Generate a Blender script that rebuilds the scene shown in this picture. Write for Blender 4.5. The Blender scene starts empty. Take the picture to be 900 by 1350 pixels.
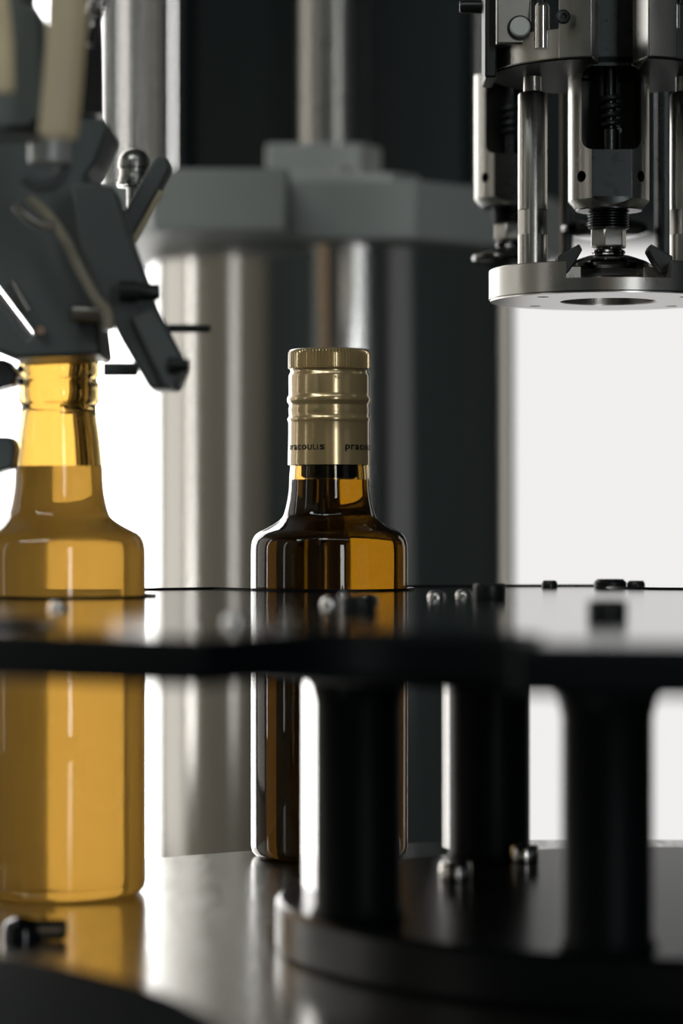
import bpy, bmesh, math, random
from math import sin, cos, pi, radians, sqrt, atan2, asin
from mathutils import Vector, Matrix

# ------------------------------------------------------------------ basics
# All helper dimensions are millimetres; S turns them into metres.
S = 0.001
F = 3750.0          # focal length in pixels of the 900x1350 frame
H = 128.0           # camera height above the turntable top (z = 0)
HORIZON = 690.0
FLOOR_Z = -900.0
scene = bpy.context.scene
COL = scene.collection
random.seed(7)


def W(px, py, d):
    """Pixel of the photograph at depth d (mm) -> world mm."""
    return Vector(((px - 450.0) / F * d, d, H + (HORIZON - py) / F * d))


# ------------------------------------------------------------------ materials
def nt_of(name):
    m = bpy.data.materials.new(name)
    m.use_nodes = True
    nt = m.node_tree
    return m, nt, nt.nodes['Principled BSDF']


def setin(b, **kw):
    for k, v in kw.items():
        key = k.replace('_', ' ')
        s = b.inputs[key]
        if isinstance(v, (tuple, list)) and len(v) == 3:
            v = (*v, 1.0)
        s.default_value = v


def noise_bump(nt, b, scale=(1, 1, 1), nscale=8.0, strength=0.1, dist=0.001, detail=4.0):
    tc = nt.nodes.new('ShaderNodeTexCoord')
    mp = nt.nodes.new('ShaderNodeMapping')
    mp.inputs['Scale'].default_value = scale
    nz = nt.nodes.new('ShaderNodeTexNoise')
    nz.inputs['Scale'].default_value = nscale
    nz.inputs['Detail'].default_value = detail
    bp = nt.nodes.new('ShaderNodeBump')
    bp.inputs['Strength'].default_value = strength
    bp.inputs['Distance'].default_value = dist
    nt.links.new(tc.outputs['Object'], mp.inputs['Vector'])
    nt.links.new(mp.outputs['Vector'], nz.inputs['Vector'])
    nt.links.new(nz.outputs['Fac'], bp.inputs['Height'])
    nt.links.new(bp.outputs['Normal'], b.inputs['Normal'])
    return nz


def rough_noise(nt, b, nz, lo, hi):
    mr = nt.nodes.new('ShaderNodeMapRange')
    mr.inputs['From Min'].default_value = 0.3
    mr.inputs['From Max'].default_value = 0.7
    mr.inputs['To Min'].default_value = lo
    mr.inputs['To Max'].default_value = hi
    nt.links.new(nz.outputs['Fac'], mr.inputs['Value'])
    nt.links.new(mr.outputs['Result'], b.inputs['Roughness'])


def mat_plain(name, col, rough=0.5, metal=0.0, bump=None, coat=0.0, spec=0.5, rn=None):
    m, nt, b = nt_of(name)
    setin(b, Base_Color=col, Roughness=rough, Metallic=metal)
    b.inputs['Coat Weight'].default_value = coat
    b.inputs['Coat Roughness'].default_value = 0.06
    b.inputs['Specular IOR Level'].default_value = spec
    if bump:
        nz = noise_bump(nt, b, **bump)
        if rn:
            rough_noise(nt, b, nz, *rn)
    return m


def mat_emit(name, col, strength):
    m, nt, b = nt_of(name)
    nt.nodes.remove(b)
    e = nt.nodes.new('ShaderNodeEmission')
    e.inputs['Color'].default_value = (*col, 1)
    e.inputs['Strength'].default_value = strength
    nt.links.new(e.outputs[0], nt.nodes['Material Output'].inputs['Surface'])
    return m


def mat_glass(name, col, ior=1.5, rough=0.0):
    m, nt, b = nt_of(name)
    setin(b, Base_Color=col, Roughness=rough, IOR=ior)
    b.inputs['Transmission Weight'].default_value = 1.0
    return m


def mat_transp(name, col):
    m, nt, b = nt_of(name)
    nt.nodes.remove(b)
    t = nt.nodes.new('ShaderNodeBsdfTransparent')
    t.inputs['Color'].default_value = (*col, 1)
    nt.links.new(t.outputs[0], nt.nodes['Material Output'].inputs['Surface'])
    return m


M = {}
M['wall'] = mat_plain('wall_paint', (0.026, 0.040, 0.042), 0.8, bump=dict(nscale=30, strength=0.05))
M['wall_beige'] = mat_plain('beige_wall_paint', (0.28, 0.25, 0.20), 0.8, bump=dict(nscale=30, strength=0.05))
M['day_side_low'] = mat_emit('daylit_pane_side_low', (1.0, 0.97, 0.93), 2.0)
M['day_haze'] = mat_emit('daylit_pane_haze', (1.0, 0.95, 0.87), 0.95)
M['day_far'] = mat_emit('daylit_pane_far', (1.0, 0.95, 0.85), 0.7)
M['day_front'] = mat_emit('daylit_pane_front', (0.95, 0.98, 1.0), 7.5)
M['ceil'] = mat_plain('ceiling_paint', (0.05, 0.055, 0.055), 0.9, bump=dict(nscale=20, strength=0.05))
M['floor'] = mat_plain('resin_floor', (0.07, 0.075, 0.072), 0.35, bump=dict(nscale=12, strength=0.05))
M['frame'] = mat_plain('window_frame_paint', (0.06, 0.07, 0.07), 0.5, bump=dict(nscale=40, strength=0.03))
M['day_right'] = mat_emit('daylit_pane_right', (1.0, 0.985, 0.97), 0.88)
M['day_left'] = mat_emit('daylit_pane_left', (1.0, 0.985, 0.965), 4.9)
M['day_side'] = mat_emit('daylit_pane_side', (1.0, 0.97, 0.93), 7.0)
M['day_dim'] = mat_emit('daylit_pane_dim', (0.95, 0.98, 1.0), 0.11)
M['wood'] = mat_plain('door_wood', (0.38, 0.22, 0.10), 0.45, bump=dict(scale=(1, 1, 0.1), nscale=20, strength=0.1))

# brushed barrel: vertical grain, so the reflections break into upright streaks
m, nt, b = nt_of('brushed_barrel_steel')
setin(b, Base_Color=(0.62, 0.61, 0.585), Metallic=1.0, Roughness=0.12)
nz = noise_bump(nt, b, scale=(1, 1, 0.012), nscale=70.0, strength=0.16, dist=0.0025, detail=2.0)
rough_noise(nt, b, nz, 0.09, 0.15)
M['barrel'] = m
M['steel'] = mat_plain('polished_steel', (0.60, 0.59, 0.57), 0.16, 1.0, bump=dict(nscale=150, strength=0.01, dist=0.0003, detail=1))
M['satin'] = mat_plain('satin_steel', (0.43, 0.42, 0.39), 0.27, 1.0,
                       bump=dict(scale=(1, 1, 0.3), nscale=250, strength=0.03, dist=0.0002, detail=2), rn=(0.27, 0.32))
M['lit_satin'] = mat_plain('lit_satin_steel', (0.78, 0.765, 0.74), 0.28, 1.0, bump=dict(scale=(1, 1, 0.3), nscale=250, strength=0.02, dist=0.0002, detail=2))  # satin steel with a reflected window's brightness put into the colour
M['dark_steel'] = mat_plain('dark_milled_steel', (0.05, 0.056, 0.056), 0.32, 1.0,
                            bump=dict(nscale=300, strength=0.05, dist=0.0002, detail=2), rn=(0.26, 0.34))
M['dark_polish'] = mat_plain('dark_polished_steel', (0.10, 0.095, 0.09), 0.12, 1.0, bump=dict(nscale=150, strength=0.01, dist=0.0003))
M['black_steel'] = mat_plain('blackened_steel', (0.03, 0.033, 0.033), 0.35, 0.6, bump=dict(nscale=200, strength=0.05, dist=0.0005))
M['table'] = mat_plain('scratched_turntable_steel', (0.54, 0.54, 0.515), 0.24, 1.0,
                       bump=dict(scale=(1, 0.12, 1), nscale=220, strength=0.03, dist=0.0001, detail=1), rn=(0.19, 0.25))
M['black'] = mat_plain('black_plastic', (0.006, 0.009, 0.010), 0.11, spec=0.42, bump=dict(nscale=40, strength=0.006, dist=0.001))
M['black_hub'] = mat_plain('black_hub_plastic', (0.005, 0.007, 0.008), 0.28, spec=0.3, bump=dict(nscale=60, strength=0.02, dist=0.001))
M['black_rubber'] = mat_plain('black_rubber', (0.004, 0.006, 0.007), 0.75, spec=0.03, bump=dict(nscale=60, strength=0.02, dist=0.001))
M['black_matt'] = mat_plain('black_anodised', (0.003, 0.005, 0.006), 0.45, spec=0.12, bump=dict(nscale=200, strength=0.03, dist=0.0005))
M['grey_paint'] = mat_plain('grey_machine_paint', (0.40, 0.425, 0.41), 0.5, bump=dict(nscale=90, strength=0.05, dist=0.0005))
M['housing'] = mat_plain('dark_enamel', (0.012, 0.023, 0.025), 0.22, bump=dict(nscale=30, strength=0.02, dist=0.001))
M['cast'] = mat_plain('cast_grey_metal', (0.55, 0.57, 0.55), 0.4, 0.25, bump=dict(nscale=60, strength=0.15, dist=0.001))
M['arm'] = mat_plain('dark_grey_arm', (0.10, 0.118, 0.118), 0.42, 0.0, bump=dict(nscale=80, strength=0.04, dist=0.0005))
M['arm_light'] = mat_plain('light_grey_arm', (0.14, 0.165, 0.165), 0.4, 0.0, bump=dict(nscale=80, strength=0.04, dist=0.0005))  # lighter grey than the arm, one even tone
M['cream'] = mat_plain('cream_hose', (0.85, 0.79, 0.62), 0.4, bump=dict(scale=(1, 1, 3), nscale=60, strength=0.06, dist=0.001))
m = M['cream']
nt = m.node_tree
b = nt.nodes['Principled BSDF']
tl = nt.nodes.new('ShaderNodeBsdfTranslucent')
tl.inputs['Color'].default_value = (0.95, 0.86, 0.66, 1)
mx = nt.nodes.new('ShaderNodeMixShader')
mx.inputs['Fac'].default_value = 0.55
nt.links.new(b.outputs[0], mx.inputs[1])
nt.links.new(tl.outputs[0], mx.inputs[2])
nt.links.new(mx.outputs[0], nt.nodes['Material Output'].inputs['Surface'])
M['tan'] = mat_plain('tan_cable', (0.36, 0.32, 0.24), 0.35, bump=dict(nscale=100, strength=0.05, dist=0.0005))
M['cap'] = mat_plain('beige_cap_lacquer', (0.57, 0.425, 0.21), 0.2, 0.5, coat=1.0, bump=dict(nscale=200, strength=0.02, dist=0.0003))
M['ink'] = mat_plain('black_print_ink', (0.008, 0.008, 0.007), 0.4, bump=dict(nscale=300, strength=0.02, dist=0.0002))
M['rust'] = mat_plain('rusty_rod', (0.17, 0.12, 0.07), 0.6, 0.2, bump=dict(nscale=200, strength=0.3, dist=0.0008))
M['glass'] = mat_glass('amber_green_bottle_glass', (0.57, 0.42, 0.175), 1.5)
# oil: partly clear, partly scattering (the freshly filled open bottle is cloudy)
def mat_oil(name, clear, cloud, fac):
    m, nt, b = nt_of(name)
    nt.nodes.remove(b)
    t_ = nt.nodes.new('ShaderNodeBsdfTransparent')
    t_.inputs['Color'].default_value = (*clear, 1)
    tl = nt.nodes.new('ShaderNodeBsdfTranslucent')
    tl.inputs['Color'].default_value = (*cloud, 1)
    mx = nt.nodes.new('ShaderNodeMixShader')
    mx.inputs['Fac'].default_value = fac
    nt.links.new(t_.outputs[0], mx.inputs[1])
    nt.links.new(tl.outputs[0], mx.inputs[2])
    nt.links.new(mx.outputs[0], nt.nodes['Material Output'].inputs['Surface'])
    return m


M['oil'] = mat_oil('clear_olive_oil', (0.36, 0.275, 0.085), (0.7, 0.5, 0.16), 0.05)
M['oil_cloudy'] = mat_oil('cloudy_olive_oil', (0.96, 0.81, 0.50), (1.0, 0.90, 0.62), 0.58)

M['oil_top'] = mat_glass('olive_oil_surface', (0.95, 0.85, 0.5), 1.47)


# ------------------------------------------------------------------ mesh helpers
class MB:
    def __init__(self):
        self.bm = bmesh.new()

    def lathe(self, prof, seg=64, c=(0, 0, 0), axis='Z', rfun=None, smooth=True):
        """prof: list of (r, h). r==0 closes to a point. axis along +axis."""
        bm = self.bm
        rings = []
        for (r, h) in prof:
            if r <= 1e-6:
                rings.append([bm.verts.new(self._ax(0, 0, h, axis, c))])
            else:
                ring = []
                for k in range(seg):
                    a = 2 * pi * k / seg
                    rr = rfun(r, h, k) if rfun else r
                    ring.append(bm.verts.new(self._ax(rr * cos(a), rr * sin(a), h, axis, c)))
                rings.append(ring)
        for A, B in zip(rings[:-1], rings[1:]):
            if len(A) == 1 and len(B) == 1:
                continue
            for k in range(seg):
                k2 = (k + 1) % seg
                try:
                    if len(A) == 1:
                        f = bm.faces.new((A[0], B[k2], B[k]))
                    elif len(B) == 1:
                        f = bm.faces.new((A[k], A[k2], B[0]))
                    else:
                        f = bm.faces.new((A[k], A[k2], B[k2], B[k]))
                    f.smooth = smooth
                except ValueError:
                    pass
        return self

    @staticmethod
    def _ax(x, y, h, axis, c):
        if axis == 'Z':
            v = (x, y, h)
        elif axis == 'Y':
            v = (x, h, y)
        else:
            v = (h, x, y)
        return ((v[0] + c[0]) * S, (v[1] + c[1]) * S, (v[2] + c[2]) * S)

    def box(self, x0, x1, y0, y1, z0, z1, rot=None):
        vs = []
        cx, cy, cz = (x0 + x1) / 2, (y0 + y1) / 2, (z0 + z1) / 2
        for x in (x0, x1):
            for y in (y0, y1):
                for z in (z0, z1):
                    p = Vector((x - cx, y - cy, z - cz))
                    if rot is not None:
                        p = rot @ p
                    vs.append(self.bm.verts.new(((p.x + cx) * S, (p.y + cy) * S, (p.z + cz) * S)))
        for idx in ((0, 1, 3, 2), (4, 6, 7, 5), (0, 4, 5, 1), (2, 3, 7, 6), (0, 2, 6, 4), (1, 5, 7, 3)):
            self.bm.faces.new([vs[i] for i in idx])
        return self

    def prism(self, pts, ext):
        """pts: list of world-mm Vectors (a planar polygon); ext: mm Vector."""
        bm = self.bm
        a = [bm.verts.new(p * S) for p in pts]
        b = [bm.verts.new((p + ext) * S) for p in pts]
        n = len(pts)
        bm.faces.new(a[::-1])
        bm.faces.new(b)
        for k in range(n):
            bm.faces.new((a[k], a[(k + 1) % n], b[(k + 1) % n], b[k]))
        return self

    def pix(self, pxs, d, t):
        """polygon given in photo pixels at depth d, t mm thick away from us."""
        return self.prism([W(x, y, d) for x, y in pxs], Vector((0, t, 0)))

    def plan(self, xy, z0, z1):
        return self.prism([Vector((x, y, z0)) for x, y in xy], Vector((0, 0, z1 - z0)))

    def tube(self, pts, r, seg=16, caps=True):
        bm = self.bm
        n = len(pts)
        rs = r if isinstance(r, (list, tuple)) else [r] * n
        rings = []
        up = None
        for i in range(n):
            t = (pts[min(i + 1, n - 1)] - pts[max(i - 1, 0)]).normalized()
            if up is None:
                ref = Vector((0, 0, 1)) if abs(t.z) < 0.9 else Vector((0, 1, 0))
                up = (ref - t * ref.dot(t)).normalized()
            else:
                up = (up - t * up.dot(t)).normalized()
            sd = t.cross(up)
            ring = []
            for k in range(seg):
                a = 2 * pi * k / seg
                ring.append(bm.verts.new((pts[i] + (up * cos(a) + sd * sin(a)) * rs[i]) * S))
            rings.append(ring)
        for A, B in zip(rings[:-1], rings[1:]):
            for k in range(seg):
                f = bm.faces.new((A[k], A[(k + 1) % seg], B[(k + 1) % seg], B[k]))
                f.smooth = True
        if caps:
            bm.faces.new(rings[0][::-1])
            bm.faces.new(rings[-1])
        return self

    def build(self, name, mat, parent=None, bevel=0.0, sharp=35, mats=None):
        bm = self.bm
        bmesh.ops.recalc_face_normals(bm, faces=bm.faces)
        me = bpy.data.meshes.new(name)
        bm.to_mesh(me)
        bm.free()
        o = bpy.data.objects.new(name, me)
        COL.objects.link(o)
        for mm in (mats or [mat]):
            me.materials.append(mm)
        if parent is not None:
            o.parent = parent
            o.matrix_parent_inverse = Matrix.Identity(4)
        if bevel > 0:
            md = o.modifiers.new('bevel', 'BEVEL')
            md.width = bevel * S
            md.segments = 2
            md.limit_method = 'ANGLE'
            md.angle_limit = radians(40)
        for p in me.polygons:
            p.use_smooth = True
        me.set_sharp_from_angle(angle=radians(sharp))
        return o


def smooth_path(pts, n=8):
    """Catmull-Rom through pts."""
    out = []
    P = [pts[0]] + list(pts) + [pts[-1]]
    for i in range(1, len(P) - 2):
        p0, p1, p2, p3 = P[i - 1], P[i], P[i + 1], P[i + 2]
        for k in range(n):
            t = k / n
            out.append(0.5 * ((2 * p1) + (p2 - p0) * t + (2 * p0 - 5 * p1 + 4 * p2 - p3) * t * t
                              + (3 * p1 - p0 - 3 * p2 + p3) * t ** 3))
    out.append(pts[-1])
    return out


def boolean(o, cutters):
    """Subtract the cutter objects and bake the result."""
    for c in cutters:
        md = o.modifiers.new('cut', 'BOOLEAN')
        md.operation = 'DIFFERENCE'
        md.solver = 'EXACT'
        md.material_mode = 'TRANSFER'
        md.object = c
    bpy.context.view_layer.update()
    dg = bpy.context.evaluated_depsgraph_get()
    me = bpy.data.meshes.new_from_object(o.evaluated_get(dg))
    old = o.data
    o.modifiers.clear()
    o.data = me
    me.name = old.name
    for p in me.polygons:
        p.use_smooth = True
    me.set_sharp_from_angle(angle=radians(35))
    for c in cutters:
        bpy.data.objects.remove(c, do_unlink=True)
    return o


def bevel_mod(o, w):
    md = o.modifiers.new('bevel', 'BEVEL')
    md.width = w * S
    md.segments = 2
    md.limit_method = 'ANGLE'
    md.angle_limit = radians(40)


def thing(name, loc, label, cat, group=None):
    o = bpy.data.objects.new(name, None)
    o.empty_display_size = 0.02
    COL.objects.link(o)
    o.location = (loc[0] * S, loc[1] * S, loc[2] * S)
    tag(o, label, cat, group)
    return o


def tag(o, label, cat, group=None):
    o['label'] = label
    o['category'] = cat
    if group:
        o['group'] = group
    return o


def struct(o):
    o['kind'] = 'structure'
    return o


def adopt(parent, *objs):
    """Parent meshes that were built in world coordinates, keeping them where they stand."""
    off = Matrix.Translation(-Vector(parent.location))
    for o in objs:
        o.parent = parent
        o.matrix_parent_inverse = off
    return objs


# ------------------------------------------------------------------ room
X0, X1, Y0, Y1, Z1 = -3000.0, 3000.0, -2500.0, 4000.0, 2300.0
Z0 = FLOOR_Z


def wall(name, axis, pos, thick, u0, u1, openings, mat=None):
    """axis 'Y': wall in plane y=pos spanning x; axis 'X': plane x=pos spanning y."""
    mb = MB()

    def bx(a, b_, z0, z1):
        if b_ - a < 1 or z1 - z0 < 1:
            return
        p0, p1 = sorted((pos, pos + thick))
        if axis == 'Y':
            mb.box(a, b_, p0, p1, z0, z1)
        else:
            mb.box(p0, p1, a, b_, z0, z1)
    cur = u0
    for (a, b_, z0, z1) in sorted(openings):
        bx(cur, a, Z0, Z1)
        bx(a, b_, Z0, z0)
        bx(a, b_, z1, Z1)
        cur = b_
    bx(cur, u1, Z0, Z1)
    return struct(mb.build(name, mat or M['wall']))


def window(n, axis, pos, thick, op, pane_mat, bars_u=(), bars_z=()):
    a, b_, z0, z1 = op
    p0, p1 = sorted((pos, pos + thick))
    mid = (p0 + p1) / 2

    def bx(mb, ua, ub, za, zb, q0, q1):
        if axis == 'Y':
            mb.box(ua, ub, q0, q1, za, zb)
        else:
            mb.box(q0, q1, ua, ub, za, zb)
    fw = 35
    fr = MB()
    bx(fr, a, a + fw, z0, z1, mid - 30, mid + 30)
    bx(fr, b_ - fw, b_, z0, z1, mid - 30, mid + 30)
    bx(fr, a + fw, b_ - fw, z0, z0 + fw, mid - 30, mid + 30)
    bx(fr, a + fw, b_ - fw, z1 - fw, z1, mid - 30, mid + 30)
    for u in bars_u:
        bx(fr, u - 15, u + 15, z0 + fw, z1 - fw, mid - 20, mid + 20)
    for z in bars_z:
        bx(fr, a + fw, b_ - fw, z - 15, z + 15, mid - 20, mid + 20)
    w = struct(fr.build('window_%d' % n, M['frame']))
    pn = MB()
    bx(pn, a + fw - 2, b_ - fw + 2, z0 + fw - 2, z1 - fw + 2, mid - 3, mid + 3)
    p = pn.build('pane', pane_mat)
    p.parent = w
    return w


struct(MB().box(X0 - 100, X1 + 100, Y0 - 100, Y1 + 100, Z0 - 50, Z0).build('floor', M['floor']))
struct(MB().box(X0 - 100, X1 + 100, Y0 - 100, Y1 + 100, Z1, Z1 + 50).build('ceiling', M['ceil']))

op_bl = (-2800, -150, -800, 2100)      # behind on the left: wide bright window
op_br = (175, 640, -650, 560)          # behind on the right
op_bx = (1650, 2550, -650, 1500)        # narrow window far right behind
op_sl = (1740, 1900, -300, 1700)       # left side wall, two tall narrow windows
op_sm = (-190, 70, -300, 1700)
op_sk = (2150, 3800, -500, 1900)
op_fr = (1020, 1480, -300, 1500)        # wall behind the camera
op_sr = (-2350, -700, -200, 1300)      # right side wall
wall('wall_back', 'Y', Y1, 100, X0, X1, [op_bl, op_br, op_bx])
wall('wall_left', 'X', X0, -100, Y0, Y1, [op_sl, op_sm, op_sk], M['wall_beige'])
wall('wall_right', 'X', X1, 100, Y0, Y1, [op_sr])
wall('wall_front', 'Y', Y0, -100, X0, X1, [op_fr])
window(1, 'Y', Y1, 100, op_bl, M['day_left'])
window(2, 'Y', Y1, 100, op_br, M['day_right'])
window(3, 'X', X0, -100, op_sl, M['day_side'])
window(8, 'Y', Y1, 100, op_bx, M['day_far'])
window(7, 'X', X0, -100, op_sk, M['day_haze'])
window(6, 'X', X0, -100, op_sm, M['day_side_low'])
window(4, 'Y', Y0, -100, op_fr, M['day_front'])
window(5, 'X', X1, 100, op_sr, M['day_dim'], bars_u=(-1400,))
d = MB().box(-500, -60, Y0, Y0 + 30, Z0, 1200).build('door_1', M['wood'], bevel=4)
struct(d)
h = MB().tube([Vector((-110, Y0 + 60, 80)), Vector((-210, Y0 + 60, 80))], 9).tube(
    [Vector((-120, Y0 + 28, 80)), Vector((-120, Y0 + 60, 80))], 8).build('handle', M['steel'])
h.parent = d

# ------------------------------------------------------------------ turntable
CX, CY = 110.0, 865.0
tt = thing('turntable', (CX, CY, FLOOR_Z), 'round scratched steel turntable top under the oil bottles', 'turntable')
adopt(tt,
      MB().lathe([(0, 0), (286.5, 0), (288, -1.5), (288, -15), (286, -17), (0, -17)], 160, (CX, CY, 0)).build('table_top', M['table']),
      MB().lathe([(0, -17), (180, -17), (180, -80), (120, -110), (120, -860), (200, -880), (200, -900), (0, -900)], 64,
                 (CX, CY, 0)).build('pedestal', M['grey_paint']))

# ------------------------------------------------------------------ star wheel
BC = W(434, 690, 1094)      # axis of the capped bottle
BL = W(77, 690, 986)        # axis of the open bottle
ZT = H - 25.4               # top of the upper plate
R_ST = 287.0


def star_outline(R, r_p, pockets):
    """Outline of a disc of radius R with round pockets cut into its rim."""
    def rad(a):
        """Smallest of R and the entry radius of any pocket along angle a."""
        best = R
        for (pa, pd) in pockets:
            da = (a - pa + pi) % (2 * pi) - pi
            if abs(da) > 0.5:
                continue
            # pocket: circle radius r_p at distance pd, opening straight outwards
            s = pd * sin(da)
            if abs(pd * sin(da)) < r_p:
                t = pd * cos(da) - sqrt(r_p * r_p - s * s)
                best = min(best, t)
        return best
    pts = []
    N = 1440
    for k in range(N):
        a = 2 * pi * k / N
        r = rad(a)
        pts.append((CX + r * cos(a), CY + r * sin(a)))
    return pts


pk = []
for b_ in (BC, BL):
    pk.append((atan2(b_.y - CY, b_.x - CX), sqrt((b_.x - CX) ** 2 + (b_.y - CY) ** 2)))
a0 = pk[1][0]
for k in range(1, 10):
    pk.append((a0 + k * radians(32.7), 262.0))
sw = thing('star_wheel', (CX, CY, 0), 'black star wheel of two plates joined by spacer pillars, in front of the bottles', 'star wheel')
up = MB().plan(star_outline(R_ST, 32.0, pk), ZT - 10, ZT).build('upper_plate', M['black'], mats=[M['black'], M['black_matt']])
for p_ in up.data.polygons:
    if abs(p_.normal.z) < 0.5:
        p_.material_index = 1
bevel_mod(up, 0.8)
ol = star_outline(R_ST, 32.0, pk)
mb = MB()
lip = []
for (x, y) in ol:
    dx, dy = x - CX, y - CY
    r = sqrt(dx * dx + dy * dy)
    row = []
    for rr, z in ((r - 1.0, ZT), (r - 1.0, ZT + .75), (r - 2.4, ZT + .75), (r - 2.4, ZT)):
        row.append(mb.bm.verts.new(((CX + dx / r * rr) * S, (CY + dy / r * rr) * S, z * S)))
    lip.append(row)
for A, B in zip(lip, lip[1:] + lip[:1]):
    for k in range(3):
        mb.bm.faces.new((A[k], B[k], B[k + 1], A[k + 1]))
adopt(sw, mb.build('rim_lip', M['black_matt']))
hub_u = MB().lathe([(0, ZT - 10), (158, ZT - 10), (160, ZT - 11), (160, ZT - 16), (158, ZT - 17.2), (0, ZT - 17.2)], 128,
                   (CX, CY, 0)).build('upper_hub_disc', M['black_matt'])
hub_l = MB().lathe([(0, 15), (128.5, 15), (130, 13.5), (130, 1.5), (128.5, 0), (0, 0)], 128, (CX, CY, 0)).build('lower_hub_disc', M['black_hub'])
adopt(sw, up, hub_u, hub_l)
ZH = ZT - 17.2


def socket_screw(mb, x, y, z, r, h):
    """upright socket head cap screw"""
    mb.lathe([(0, 0), (r * 0.97, 0), (r, h * 0.1), (r, h * 0.85), (r * 0.88, h), (r * 0.52, h), (r * 0.52, h * 0.45), (0, h * 0.45)],
             32, (x, y, z))
    return mb


for (ppx, ppd, pr) in ((472.5, 820, 12.6), (800, 759, 12.2), (645, 962, 13.6)):
    c = W(ppx, 690, ppd)
    p = MB().lathe([(0, 15), (pr + 1.5, 15), (pr, 18), (pr, ZH - 9), (pr + 1.2, ZH - 4), (pr + 3.5, ZH - 1), (pr + 5, ZH), (0, ZH)], 48,
                   (c.x, c.y, 0)).build('spacer_pillar', M['black_matt'])
    s = socket_screw(MB(), c.x, c.y, ZT, 5.4, 5.0).build('pillar_screw', M['black_steel'])
    adopt(sw, p, s)
for (xn, dn, xf, df) in ((418, 834, 399, 868), (596.5, 982, 582.5, 993)):
    a, b_ = W(xn, 690, dn), W(xf, 690, df)
    t_ = Vector((5.0, 0.8, 0))
    adopt(sw, MB().plan([(a.x, a.y), (b_.x, b_.y), (b_.x + t_.x, b_.y + t_.y), (a.x + t_.x, a.y + t_.y)], 15, ZH).build('steel_fin', M['steel']))
for (sx, sy) in ((435, 797), (310, 822), (575, 788), (611, 786), (78, 803), (487, 793)):
    dd = 25.4 * F / (sy - HORIZON)
    c = W(sx, sy, dd)
    adopt(sw, MB().lathe([(3.0, 0), (3.0, 0.8), (2.4, 1.8), (1.2, 2.4), (0, 2.5)], 24, (c.x, c.y, ZT)).build('plate_screw', M['steel']))
for (sx, sy) in ((600, 1163), (690, 1138), (627, 1129), (510, 1128)):
    dd = (H - 15) * F / (sy - HORIZON)
    c = W(sx, sy, dd)
    adopt(sw, socket_screw(MB(), c.x, c.y, 15, 5.0, 6.5).build('hub_screw', M['steel']))
for (sx, dd, hh, rr) in ((724, 1136, 2.6, 3.2), (804, 1133, 3.2, 6.5), (838, 1131, 2.6, 3.6)):
    c = W(sx, 690, dd)
    adopt(sw, MB().lathe([(rr, 0), (rr, hh * .6), (rr * .8, hh), (0, hh)], 24, (c.x, c.y, ZT)).build('rim_stud', M['black_steel']))

# ------------------------------------------------------------------ bottles
OUT = [(0, 0.6), (20, 0.4), (26.0, 0), (28.4, 0.6), (29.7, 2.2), (30.1, 4.5), (30.1, 60), (30.1, 116), (30.0, 119.2), (29.6, 121.4), (28.7, 123.3),
       (27.3, 124.6), (25.4, 125.6), (22.5, 127.1), (19.6, 128.9), (18.1, 130.2), (17.4, 131.6), (16.7, 134.0), (16.0, 137.2), (15.5, 141.0),
       (15.3, 146.0), (15.0, 150.0)]
FIN = [(14.2, 158), (13.2, 165), (12.9, 168.6), (13.4, 169.4), (14.0, 170.2), (14.1, 173), (13.9, 176.4), (13.3, 177.2), (13.2, 178.2), (13.8, 179.1),
       (14.0, 181.5), (13.8, 184.0), (13.0, 185.6), (12.0, 186.0), (11.0, 185.4), (10.6, 183.5)]


def resample(prof, step=1.2):
    out = [prof[0]]
    for a, b_ in zip(prof[:-1], prof[1:]):
        L = sqrt((a[0] - b_[0]) ** 2 + (a[1] - b_[1]) ** 2)
        n = max(1, min(4, int(L / step)))
        for k in range(1, n + 1):
            t = k / n
            out.append((a[0] + (b_[0] - a[0]) * t, a[1] + (b_[1] - a[1]) * t))
    return out


def inner_r(z, wall_t=2.4):
    """inner radius at height z: outer minus wall."""
    P = OUT + FIN[:4]
    for a, b_ in zip(P[6:-1], P[7:]):
        if a[1] <= z <= b_[1]:
            t = (z - a[1]) / max(1e-6, b_[1] - a[1])
            return a[0] + (b_[0] - a[0]) * t - wall_t
    return OUT[7][0] - wall_t


def make_bottle(c, level, label, oil_mat):
    root = thing('oil_bottle', (c.x, c.y, 0), label, 'bottle')
    # glass: outer skin, rolled lip, then the inner skin down to the oil surface
    inner = []
    z = 182.0
    while z > level:
        r = 10.4 if z > 168 else min(inner_r(z), 30)
        inner.append((r if z > 168 else max(r, 10.4), z))
        z -= 2.0
    rl = inner_r(level)
    inner.append((rl, level))
    g = MB().lathe(OUT + FIN + inner, 128)
    glass = g.build('glass', M['glass'], root, sharp=80)
    # oil: filled to 'level', its wall meets the inner skin of the glass
    prof = [(0, 1.6), (24, 1.3), (26.6, 2.2), (27.7, 4.5), (27.7, 116)]
    z = 118.0
    while z < level:
        prof.append((inner_r(z), z))
        z += 1.5
    prof.append((rl, level))
    ob = MB().lathe(prof, 128)
    bm = ob.bm
    top = bm.verts.new((0, 0, level * S))
    bm.verts.ensure_lookup_table()
    bound = [e for e in bm.edges if len(e.link_faces) == 1]
    for e in bound:
        f = bm.faces.new((e.verts[0], e.verts[1], top))
        f.material_index = 1
    oil = ob.build('oil', None, root, sharp=60, mats=[M[oil_mat], M['oil_top']])
    return root


b1 = make_bottle(BC, 144.7, 'dark oil bottle closed with a beige screw cap, in front of the steel column', 'oil')
b2 = make_bottle(BL, 147.7, 'open uncapped amber oil bottle glowing yellow under the gripper arm', 'oil_cloudy')

# cap on the middle bottle
KN = 76
SEG = KN * 4


def knurl(r, h, k):
    if 187.3 < h < 194.0:
        return r - (0.62 if k % 4 in (2, 3) else 0.0)
    return r


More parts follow.
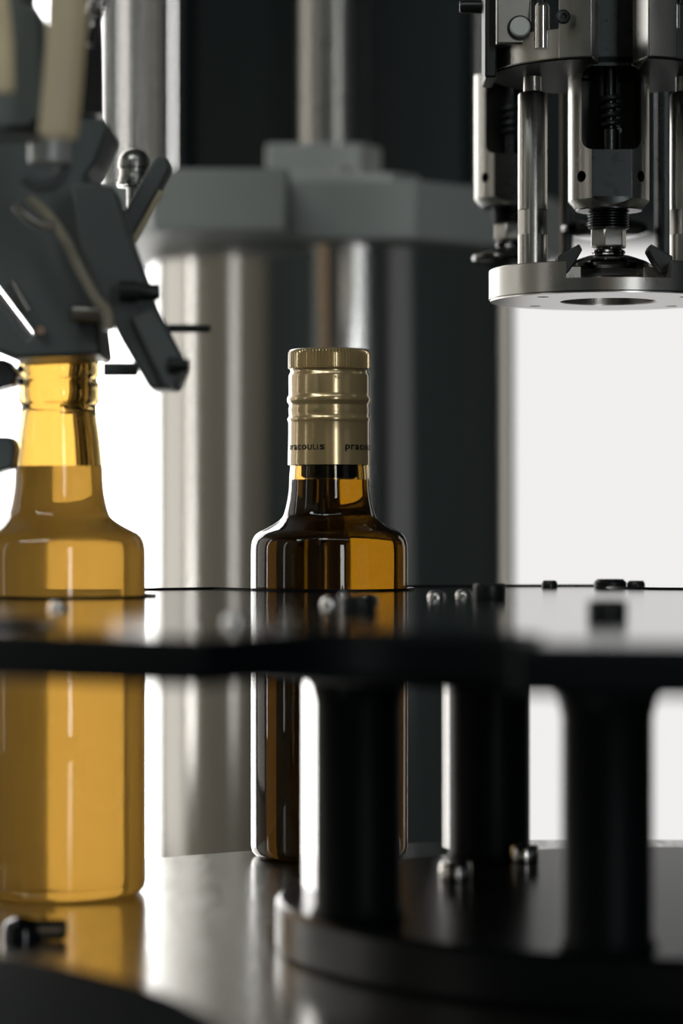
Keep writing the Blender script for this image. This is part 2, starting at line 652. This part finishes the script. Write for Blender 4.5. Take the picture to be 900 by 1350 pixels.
cap_prof = [(15.75, 150.4), (15.9, 150.4), (15.9, 152), (15.72, 160), (15.7, 166.6), (15.85, 167.2), (16.15, 167.9), (15.85, 168.6), (15.45, 169.3), (15.55, 170.4),
            (15.6, 171.0), (15.6, 172.2), (15.4, 173.0), (15.45, 173.6), (16.1, 174.6), (16.3, 175.5), (16.1, 176.4), (15.6, 177.2), (15.55, 178),
            (15.6, 184.5), (15.4, 185.3), (14.95, 186.0), (14.9, 186.7), (15.2, 187.1), (15.8, 187.25), (15.85, 187.4), (15.9, 187.7), (15.9, 188.6), (15.9, 192.4), (15.85, 193.6), (15.6, 194.1), (15.3, 194.5), (14.8, 194.8), (0, 194.9)]
cap = MB().lathe(cap_prof, SEG, rfun=knurl).build('cap', M['cap'], b1, sharp=50)


# black pourer insert inside the neck, under the cap
MB().lathe([(0, 145.4), (10.0, 145.4), (10.9, 146.2), (10.9, 160), (9.8, 170), (9.8, 182), (0, 182)], 64).build('pourer_insert', M['black_matt'], b1)


def glyph(ch):
    cu = bpy.data.curves.new('glyph', 'FONT')
    cu.body = ch
    cu.resolution_u = 4
    cu.offset = 0.022
    o = bpy.data.objects.new('glyph', cu)
    COL.objects.link(o)
    bpy.context.view_layer.update()
    me = bpy.data.meshes.new_from_object(o.evaluated_get(bpy.context.evaluated_depsgraph_get()))
    bpy.data.objects.remove(o)
    vs = [Vector(v.co) for v in me.vertices]
    fs = [list(p.vertices) for p in me.polygons]
    return vs, fs


def wrap_text(chars, r, z, hgt, a_start, a_step, name, bold=0.0):
    """unicase letters wrapped round the cap; angles in degrees from the front, + to the right."""
    bm = bmesh.new()
    a = a_start
    for ch, adv in chars:
        vs, fs = glyph(ch)
        x0 = min(v.x for v in vs); x1 = max(v.x for v in vs)
        y0 = min(v.y for v in vs); y1 = max(v.y for v in vs)
        wdeg = a_step * adv * (0.42 if ch == 'I' else 0.82)
        base = -0.28 if ch == 'p' else 0.0
        nv = []
        for v in vs:
            u = (v.x - x0) / max(1e-6, x1 - x0)
            w = (v.y - y0) / max(1e-6, y1 - y0)
            ang = radians(a + wdeg * u)
            zz = z + hgt * (base + (1 - base) * w)
            nv.append(bm.verts.new((r * sin(ang) * S, -r * cos(ang) * S, zz * S)))
        for f in fs:
            try:
                bm.faces.new([nv[i] for i in f])
            except ValueError:
                pass
        a += a_step * adv
    ext = bmesh.ops.solidify(bm, geom=bm.faces[:], thickness=0.03 * S)
    mb = MB()
    mb.bm = bm
    return mb.build(name, M['ink'])


WORD = [('p', 1.05), ('r', .8), ('a', 1), ('c', .95), ('o', 1.1), ('U', 1), ('L', .7), ('I', .45), ('s', 1)]
wtot = sum(w for _, w in WORD)
stp = 69.0 / wtot
for a_s in (-73.5, 22.5, 118.5):
    t = wrap_text(WORD, 15.93, 156.0, 2.0, a_s, stp, 'lettering')
    t.parent = cap
t = wrap_text([('R', 1), ('L', 1)], 15.66, 183.0, 1.2, 7.8, 4.4, 'lettering')
t.parent = cap

# ------------------------------------------------------------------ steel column
DC = 1754.0
AX = (434 - 450) / F * DC
col = thing('steel_column', (AX, DC, FLOOR_Z), 'wide brushed stainless steel column with a grey painted collar behind the capped bottle', 'machine column')
ZU = H + 162.5
ZC = H + 195.9
adopt(col,
      MB().lathe([(0, FLOOR_Z), (114, FLOOR_Z), (114, ZU), (0, ZU)], 128, (AX, DC, 0)).build('barrel', M['barrel']),
      MB().plan([(-29, 1625), (42.5, 1625), (86, 1662), (128, 1712), (140, 1760), (110, 1860), (-160, 1860), (-160, 1650), (-100, 1622)], ZU, ZC).build(
          'collar', M['grey_paint'], bevel=1.5),
      MB().plan([(-104, 1573), (-31, 1573), (-29, 1578), (-29, 1630), (-120, 1640), (-116, 1605)], ZU - 0.5, ZC + .5).build('clamp_block', M['grey_paint'], bevel=1.5))

# shaft with its foot on the collar
sh = thing('drive_shaft', (AX + 2, 1735, ZC), 'upright polished steel shaft standing on the grey collar', 'shaft')
ax = AX + 2
adopt(sh,
      MB().lathe([(0, ZC), (21.5, ZC), (21.5, 760), (0, 760)], 64, (ax, 1735, 0)).build('rod', M['satin']),
      MB().plan([(-45, 1692), (12, 1692), (24, 1712), (24, 1775), (-45, 1775)], ZC, H + (690 - 188) / F * 1692).build('foot', M['cast'], bevel=2),
      MB().plan([(-32, 1672), (30, 1672), (46, 1690), (46, 1700), (-32, 1700)], ZC, H + (690 - 227) / F * 1672).build('foot_plate', M['cast'], bevel=1.5),
      socket_screw(MB(), W(452, 227, 1682).x, 1682, H + (690 - 227) / F * 1672, 4.5, 4).build('screw', M['steel']))
# dark housing and tubes above the collar
hs = thing('machine_housing', ((228 + 620) / 2, 1830, ZC), 'tall dark enamelled housing behind the polished shaft', 'housing')
hs.location = (-15 * S, 1830 * S, ZC * S)
hx0, hx1 = (228 - 450) / F * 1790, (621 - 450) / F * 1790
adopt(hs, MB().box(hx0, hx1, 1790, 1855, ZC, 770).build('shell', M['housing'], bevel=6),
      MB().box(hx0 + 8, hx0 + 14, 1787, 1791, ZC + 10, 770).build('edge_strip', M['black_matt']))
for (pa, pb, dd, lab, mt) in ((131, 160, 1800, 'bright steel tube left of the dark housing, farthest left', 'steel'),
                              (160, 196, 1815, 'steel tube left of the dark housing, middle of the three', 'steel'),
                              (196, 227, 1800, 'dull steel tube touching the left side of the dark housing', 'satin'),
                              (621, 643, 1800, 'grey steel tube right of the dark housing', 'satin')):
    c = W((pa + pb) / 2, 690, dd)
    r = (pb - pa) / 2 / F * dd
    o = MB().lathe([(0, ZC), (r - 1, ZC), (r, ZC + 1), (r, 770), (0, 770)], 48, (c.x, dd, 0)).build('steel_tube', M[mt])
    tag(o, lab, 'tube', 'tubes beside the dark housing')

# ------------------------------------------------------------------ capping heads
D0 = 1094.0
K0 = D0 / F                         # mm per photo pixel at the head
HX = (802 - 450) * K0


def zy(y):
    return H + (HORIZON - y) * K0


ZB = zy(396)                         # underside of the lower plate (z of the head's origin)


def L(y):
    """local height of photo row y on the head's axis"""
    return zy(y) - ZB


def make_head(label):
    root = thing('capping_head', (HX, D0, ZB), label, 'capping head', 'capping heads')
    # round body with a milled flat and a window
    Rb = 15.6
    flat = 7.5
    yf = -sqrt(Rb * Rb - flat * flat)
    prof = [(0, L(277)), (12.6, L(277)), (13.4, L(275)), (Rb, L(266)), (Rb, L(82)), (0, L(82))]
    body = MB().lathe(prof, 96).build('housing', M['satin'])
    c1 = MB().box(-20, 20, yf - 20, yf, L(300), L(60)).build('c', M['dark_steel'])
    # rounded window pocket
    hw, zt, zb, rc = 11.3, L(94), L(203), 4.2
    pts = []
    for (cx, cz, a0_) in ((hw - rc, zt - rc, 0), (-hw + rc, zt - rc, 90), (-hw + rc, zb + rc, 180), (hw - rc, zb + rc, 270)):
        for k in range(7):
            a = radians(a0_ + 15 * k)
            pts.append(Vector((cx + rc * cos(a), -22, cz + rc * sin(a))))
    c2 = MB().prism(pts, Vector((0, 32, 0))).build('c', M['black_steel'])  # shade of the recess put into black pocket walls
    cs = [c1, c2]
    for sg in (-1, 1):
        a = radians(47) * sg
        dv = Vector((sin(a), -cos(a), 0))
        z = L(237)
        cs.append(MB().tube([dv * 8 + Vector((0, 0, z)), dv * 22 + Vector((0, 0, z))], 2.2, 24).build('c', M['black_steel']))
    boolean(body, cs)
    body.parent = root
    # square shaft above
    sb = MB().box(-10, 10, yf, 12, L(93), 760 - ZB).build('square_shaft', M['dark_steel'], root, bevel=0.9)
    fl = MB().box(-7.3, 7.3, yf - 0.25, yf + 1, L(264), L(204)).build('milled_flat', M['dark_steel'], root)
    # spring and plunger inside the window
    hel = []
    for k in range(0, 24 * 4 + 1):
        a = 2 * pi * k / 24
        hel.append(Vector((3.6 * cos(a), -5 + 3.6 * sin(a), L(174) + (L(130) - L(174)) * k / 96)))
    MB().tube(hel, 1.15, 10).build('spring', M['black_steel'], root)
    MB().lathe([(0, L(206)), (3.5, L(206)), (3.5, L(174)), (2.4, L(172)), (2.4, L(90)), (0, L(90))], 32, (0, -5, 0)).build('plunger', M['dark_steel'], root)
    # threaded spindle
    tp = [(0, L(304))]
    n = 9
    for k in range(n):
        z = L(303) + (L(270) - L(303)) * k / n
        dz = (L(270) - L(303)) / n
        tp += [(6.7, z), (7.9, z + dz * .45), (7.9, z + dz * .6), (6.7, z + dz * .98)]
    tp += [(6.7, L(279)), (12.7, L(278.5)), (12.7, L(276)), (0, L(276))]  # wide dark flange added so the housing's underside reads dark
    MB().lathe(tp, 48).build('threaded_spindle', M['dark_steel'], root)
    nut = MB().lathe([(0, L(328)), (6.2, L(328)), (7.1, L(325.5)), (7.1, L(304)), (6.4, L(301)), (0, L(301))], 6, smooth=False).build('nut', M['satin'], root, bevel=.4)
    nut.rotation_euler.z = radians(12)
    MB().lathe([(0, L(366)), (9, L(366)), (12.5, L(363)), (16.2, L(358)), (16.9, L(354)), (16.6, L(350)), (14.5, L(345.5)), (10.5, L(340.5)), (8.2, L(338)),
                (6.2, L(337)), (6.0, L(335)), (6.5, L(333.5)), (6.2, L(331)), (5.2, L(329)), (5.2, L(326)), (0, L(326))], 72).build('pressure_disc', M['dark_polish'], root)
    return root


def copy_tree(o, parent=None, skip=()):
    c = o.copy()
    COL.objects.link(c)
    if parent is not None:
        c.parent = parent
    for ch in list(o.children):
        if ch.name.split('.')[0] not in skip:
            copy_tree(ch, c)
    return c


hd = make_head('large capping head in sharp focus, between two steel plates with posts')
hl = copy_tree(hd)
hl['label'] = 'blurred steel capping head behind left of the sharp one, above the grey collar'
hl.location = ((672 - 450) / F * 1237 * S, 1237 * S, (ZB + 17) * S)
hr = copy_tree(hd)
hr['label'] = 'steel capping head hidden directly behind the sharp one, only its wide disc showing'
hr.location = ((797 - 450) / F * 1240 * S, 1240 * S, (ZB + 30) * S)
for ch in hr.children:
    if ch.name.startswith('pressure_disc'):
        ch.scale = (1.17, 1.17, 1.0)
for (px, pa, pb, r, mt, nm) in ((743, 130, 345, 1.5, 'rust', 'guide_rod'), (747.5, 115, 345, 2.5, 'black_steel', 'guide_rod'), (876, 60, 340, 4.2, 'dark_steel', 'guide_rod')):
    a, b_ = W(px, pa, 1240), W(px, pb, 1240)
    adopt(hr, MB().tube([b_, Vector((a.x, a.y, a.z + 40))], r, 24).build(nm, M[mt]))

# plates and posts of the sharp head
RP = 46.0
lp = MB().lathe([(0, 0), (RP - .4, 0), (RP, .4), (RP, 11.2), (RP - .4, 11.6), (0, 11.6)], 128).build('lower_plate', M['satin'])
cs = [MB().box(-19.6, 19.6, -60, -14, 5.0, 30).build('c', M['satin']),
      MB().lathe([(0, -5), (18.4, -5), (18.4, 30), (0, 30)], 96).build('c', M['satin'])]
for a in (40, 140, 220, 320):
    cs.append(MB().lathe([(0, -5), (2.3, -5), (2.3, 6), (0, 6)], 24, (35 * cos(radians(a)), 35 * sin(radians(a)), 0)).build('c', M['satin']))
boolean(lp, cs)
lp.parent = hd
ur = MB().lathe([(18.6, -.5), (RP - .6, -.5), (RP - .6, .1), (18.6, .1), (18.6, -.5)], 128).build('underside_reflection', M['lit_satin'])  # lighter copy of the plate steel, window reflection put into its colour
boolean(ur, [MB().lathe([(0, -5), (2.3, -5), (2.3, 6), (0, 6)], 24, (35 * cos(radians(a)), 35 * sin(radians(a)), 0)).build('c', M['black_steel'])
             for a in (40, 140, 220, 320)])
ur.parent = hd
for sg in (-1, 1):
    pts = [(74, 346), (46, 330), (42, 338), (50, 352), (60, 367), (74, 367)]
    pp = [Vector((sg * x * K0, -26, L(y))) for x, y in pts]
    MB().prism(pp, Vector((0, 12, 0))).build('lug', M['black_steel'], hd, bevel=.5)
z_up = L(100)
upl = MB().lathe([(0, z_up), (RP - .4, z_up), (RP, z_up + .4), (RP, z_up + 11), (RP - .4, z_up + 11.4), (0, z_up + 11.4)], 128).build('upper_plate', M['satin'])
boolean(upl, [MB().box(-10.3, 10.3, -60, 20, z_up - 5, z_up + 30).build('c', M['satin'])])
upl.parent = hd
shade = MB().lathe([(11, z_up - .5), (RP - 1.0, z_up - .5), (RP - 1.0, z_up + .2), (11, z_up + .2), (11, z_up - .5)], 128).build('underside_shade', M['black_matt'])  # black sheet under the plate, shade put into its colour
boolean(shade, [MB().box(-10.3, 10.3, -60, 0, z_up - 5, z_up + 30).build('c', M['black_matt'])])
shade.parent = hd
for sg in (-1, 1):
    x = sg * 100 * K0
    p = MB().lathe([(0, 11.4), (5.7, 11.4), (5.7, L(126)), (5.2, L(123)), (3.6, L(121)), (3.5, L(96)), (4.0, L(91)), (5.6, L(88)), (5.6, L(85)), (3.5, z_up + 1), (0, z_up + 1)],
                   48, (x, 0, 0)).build('post', M['satin'])
    cs = []
    for a in (-52, 52):
        dv = Vector((sin(radians(a)), -cos(radians(a)), 0))
        c = dv * 14.6 + Vector((x, 0, 0))
        cs.append(MB().box(c.x - 10, c.x + 10, c.y - 10, c.y + 10, L(310), L(277), Matrix.Rotation(radians(a), 3, 'Z')).build('c', M['satin']))
    boolean(p, cs)
    p.parent = hd


def blk(pa, pb, ya, yb, d, t, name, mat, bev=.8):
    o = MB().pix([(pa, ya), (pb, ya), (pb, yb), (pa, yb)], d, t).build(name, M[mat], bevel=bev)
    adopt(hd, o)
    return o


# carriers above the upper plate
blk(654, 700, -60, 58, 1064, 30, 'carrier_block', 'satin')
for (x0, x1) in ((-22.4, -10.2), (10.4, 21.6)):
    a0_, a1_ = asin(x0 / RP), asin(x1 / RP)
    ring = [(RP + .15, a0_ + (a1_ - a0_) * k / 12) for k in range(13)] + [(28, a1_), (28, a0_)]
    MB().plan([(r * sin(a), -r * cos(a)) for r, a in ring], z_up, L(-60)).build('carrier_segment', M['satin'], hd, bevel=.5)
blk(639, 655, -60, 102, 1072, 26, 'side_plate', 'black_steel')
c = W(685, 37, 1064)
adopt(hd, MB().lathe([(0, -3.2), (3.2, -3.2), (3.8, -2.6), (3.8, 0), (0, 0)], 32, (c.x, c.y, c.z), 'Y').build('round_bolt', M['cast']),
      MB().lathe([(3.8, -.6), (4.7, -.6), (4.7, .1), (3.8, .1)], 32, (c.x, c.y, c.z), 'Y').build('bolt_washer', M['black_steel']))
c = W(742, 22, 1047)
adopt(hd, MB().lathe([(0, 1), (1.3, 1), (1.3, -.4), (2.1, -.5), (2.7, -.1), (2.7, .5)], 32, (c.x, c.y, c.z), 'Y').build('socket_screw', M['black_steel']))
for (pa, pb, dd) in ((704, 724, 1058), (876, 902, 1062)):
    c = W((pa + pb) / 2, 690, dd)
    r = (pb - pa) / 2 / F * dd
    z0, z1 = H + (690 - 64) / F * dd, H + (690 - 5) / F * dd
    adopt(hd, MB().lathe([(0, z0), (r, z0), (r, z1 - 1), (r - .8, z1), (0, z1), ], 32, (c.x, dd, 0)).build('roller', M['steel']))
    adopt(hd, MB().lathe([(0, z1), (r * .6, z1), (r * .6, z1 + 25), (0, z1 + 25)], 24, (c.x, dd, 0)).build('roller_pin', M['black_steel']))
c = W(633, 9, 1100)
adopt(hd, MB().lathe([(0, -8), (2.2, -8), (2.6, -7), (2.6, 5), (0, 5)], 24, (c.x, c.y, c.z), 'X').build('side_bolt', M['black_steel']))

# ------------------------------------------------------------------ gripper arm on the left
ga = thing('gripper_arm', tuple(W(60, 470, 950)), 'dark grey blurred gripper arm with bolts over the open amber bottle', 'gripper arm')


def arm(mb, name, mat, bev=0.0):
    adopt(ga, mb.build(name, M[mat], bevel=bev))


arm(MB().pix([(-60, 120), (60, 150), (105, 134), (128, 140), (144, 166), (126, 214), (112, 232), (118, 310), (150, 385), (128, 418), (134, 467), (20, 472),
              (-60, 440), (-60, 319), (37, 446), (45, 440), (-60, 300)], 930, 44), 'body_plate', 'arm', 1.5)
arm(MB().pix([(92, 240), (150, 245), (177, 327), (193, 368), (203, 400), (246, 483), (233, 513), (197, 513), (160, 450), (135, 400), (108, 330)], 905, 22),
    'finger_bar', 'arm', 1.2)
arm(MB().pix([(174, 418), (200, 404), (244, 482), (231, 511), (216, 508)], 899, 7), 'finger_pad', 'arm_light', 1.0)
arm(MB().pix([(204, 206), (216, 206), (224, 216), (223, 224), (166, 332), (148, 310), (160, 285)], 962, 14), 'cross_bar', 'arm', 1.2)
arm(MB().tube([W(213, 252, 958), W(163, 341, 958)], 1.1), 'edge_strip', 'cream')  # bright reflection along the bar edge, put into a pale cream tube
# bolts
for (x0, x1, y, r) in ((158, 212, 385, 12.5), (222, 250, 482, 9.5)):
    dd = 898
    a, b_ = W(x0, y, dd), W(x1, y, dd)
    rr = r * dd / F
    mb = MB().tube([a, a + (b_ - a) * .45], rr * 1.15, 24)
    mb.tube([a + (b_ - a) * .45, a + (b_ - a) * .92, b_], [rr * .92, rr * .92, rr * .75], 24)
    arm(mb, 'bolt', 'black_steel')
arm(MB().tube([W(205, 433, 930), W(270, 433, 930), W(278, 433, 930)], [1.3, 1.3, 1.1]), 'pointer_pin', 'black_steel')
arm(MB().tube([W(136, 487, 925), W(182, 487, 925)], 2.3), 'cross_pin', 'arm')
arm(MB().tube([W(96, 412, 926), W(134, 414, 926)], 3.0), 'chrome_stud', 'satin')
# dome nut above the cross bar
c = W(177, 690, 985)
zb_ = W(177, 246, 985).z
mb = MB().lathe([(0, 0), (4.8, 0), (5.4, 1), (5.4, 3.0), (5.0, 3.6), (5.0, 6.0), (5.6, 6.6), (5.5, 8.6), (4.9, 10.4), (3.6, 12.0), (1.8, 12.9), (0, 13.1)], 40, (c.x, c.y, zb_))
arm(mb, 'dome_nut', 'satin')
arm(MB().lathe([(0, -9), (2.6, -9), (2.6, 0), (5.9, 0), (5.9, 1.4), (0, 1.4)], 40, (c.x, c.y, zb_)), 'dome_nut_washer', 'steel')
# cable, chrome arc, bright slit rod
arm(MB().tube(smooth_path([W(x, y, 900) for x, y in ((38, 262), (62, 282), (84, 312), (106, 356), (128, 395), (142, 412), (144, 436))]), 1.7), 'cable', 'tan')
arm(MB().tube(smooth_path([W(x, y, 893) for x, y in ((22, 270), (34, 285), (52, 296), (74, 300))]), 1.7), 'chrome_clip', 'steel')
arm(MB().lathe([(0, -2), (1.5, -2), (1.8, 0), (0, 0)], 20, tuple(W(54, 436, 929)), 'Y'), 'small_screw', 'steel')
arm(MB().tube(smooth_path([W(x, y, 925) for x, y in ((16, 372), (26, 390), (38, 410))]), 1.2), 'clip', 'satin')
# upper blurred pieces
arm(MB().pix([(-60, -1500), (31, -1500), (33, 5), (50, 6), (57, 60), (64, 150), (40, 172), (-60, 172)], 830, 30), 'upright_bar', 'arm_light', 2)
hose = smooth_path([W(x, y, 800) for x, y in ((104, -900), (98, -400), (90, -40), (88, 30), (84, 90), (80, 140), (76, 180))])
arm(MB().tube(hose, 5.6, 24), 'hose', 'cream')
arm(MB().tube([W(x, y, 790) for x, y in ((-30, -900), (-6, -20), (2, 60), (4, 120))], 3.2, 20), 'hose', 'cream')
arm(MB().tube([W(66, 150, 860), W(66, 215, 860)], 6.5, 28), 'roller', 'cast')
arm(MB().tube(smooth_path([W(x, y, 868) for x, y in ((30, 236), (50, 246), (72, 240), (86, 216), (80, 200))]), 2.0), 'hose_clamp', 'arm_light')
hel = []
a, b_ = W(146, -30, 880), W(110, 56, 880)
ax_ = (b_ - a).normalized()
u_ = ax_.cross(Vector((0, 1, 0))).normalized()
v_ = ax_.cross(u_)
for k in range(0, 20 * 14 + 1):
    t = k / (20 * 14)
    an = 2 * pi * k / 20
    hel.append(a + (b_ - a) * t + (u_ * cos(an) + v_ * sin(an)) * 2.6)
arm(MB().tube(hel, 0.7, 8), 'spring', 'steel')
arm(MB().pix([(96, 4), (122, -20), (130, -20), (133, 60), (134, 150), (96, 150)], 890, 12), 'spring_bracket', 'black_steel')
# jaws beside the neck of the open bottle
arm(MB().pix([(-60, 472), (8, 474), (22, 492), (18, 506), (-4, 512), (-60, 520)], 960, 18), 'jaw', 'arm', 1)
arm(MB().pix([(-60, 575), (14, 576), (19, 590), (16, 616), (-60, 640)], 960, 18), 'jaw', 'arm_light', 1)
for y in (487, 503):
    c = W(27, y, 955)
    arm(MB().lathe([(0, -1.4), (1.0, -1.1), (1.4, 0), (1.0, 1.1), (0, 1.4)], 16, tuple(c)), 'ball', 'steel')

# ------------------------------------------------------------------ foreground bits
gd = thing('guide_disc', (-205, 560, FLOOR_Z), 'black guide disc close to the camera at the bottom left corner', 'guide disc')
adopt(gd, MB().lathe([(0, 22), (184, 22), (186, 20), (186, 9), (184, 8), (0, 8)], 128, (-205, 560, 0)).build('disc', M['black_rubber']),
      MB().lathe([(0, 8), (30, 8), (30, -880), (110, -885), (110, -900), (0, -900)], 48, (-205, 560, 0)).build('pedestal', M['grey_paint']))
sc = thing('table_stop', tuple(W(40, 1245, 870)), 'small black stop with a bright steel tip on the turntable below the open bottle', 'stop')
sc.location.z = 0
c = W(30, 1240, 872)
mb = MB().lathe([(0, 0), (6.2, 0), (6.2, 4), (5, 6.2), (2.5, 7.4), (0, 7.6)], 32, (c.x, c.y, 0))
adopt(sc, mb.build('knob', M['black']),
      MB().tube([Vector((c.x + 4, c.y, 3.4)), Vector((c.x + 12, c.y, 3.4)), Vector((c.x + 13.5, c.y, 3.4))], [3.3, 3.3, 2.2], 24).build('tip', M['steel']))

# ------------------------------------------------------------------ unseen fill lights, added to brighten the front
for (lx, ly, sx, sy, pw) in ((-1300, -700, 2.4, 0.5, 30), (200, -900, 2.4, 0.5, 5)):
    ld = bpy.data.lights.new('fill_light', 'AREA')
    ld.shape = 'RECTANGLE'
    ld.size, ld.size_y = sx, sy
    ld.energy = pw
    ld.color = (0.93, 1.0, 0.98)
    lo = bpy.data.objects.new('fill_light', ld)
    COL.objects.link(lo)
    lo.location = (lx * S, ly * S, 2.28)

# ------------------------------------------------------------------ world, camera, view
w = bpy.data.worlds.new('World')
scene.world = w
w.use_nodes = True
w.node_tree.nodes['Background'].inputs['Color'].default_value = (0.75, 0.85, 0.9, 1)
w.node_tree.nodes['Background'].inputs['Strength'].default_value = 0.6

cam_d = bpy.data.cameras.new('camera')
cam = bpy.data.objects.new('camera', cam_d)
COL.objects.link(cam)
cam.location = (0, 0, H * S)
cam.rotation_euler = (radians(90), 0, 0)
cam_d.sensor_fit = 'VERTICAL'
cam_d.sensor_height = 36
cam_d.lens = 100
cam_d.shift_y = 15 / 1350
cam_d.clip_start = 0.01
cam_d.clip_end = 50
cam_d.dof.use_dof = True
cam_d.dof.focus_distance = 1.072
cam_d.dof.aperture_fstop = 7.2
scene.camera = cam

scene.view_settings.view_transform = 'Standard'
scene.view_settings.look = 'None'
scene.view_settings.exposure = 0.0
scene.view_settings.gamma = 1.0
scene.view_settings.use_curve_mapping = False
cy = scene.cycles
cy.max_bounces = 20
cy.transmission_bounces = 18
cy.glossy_bounces = 8
cy.diffuse_bounces = 4
cy.transparent_max_bounces = 24
cy.use_denoising = True
cy.sample_clamp_indirect = 8
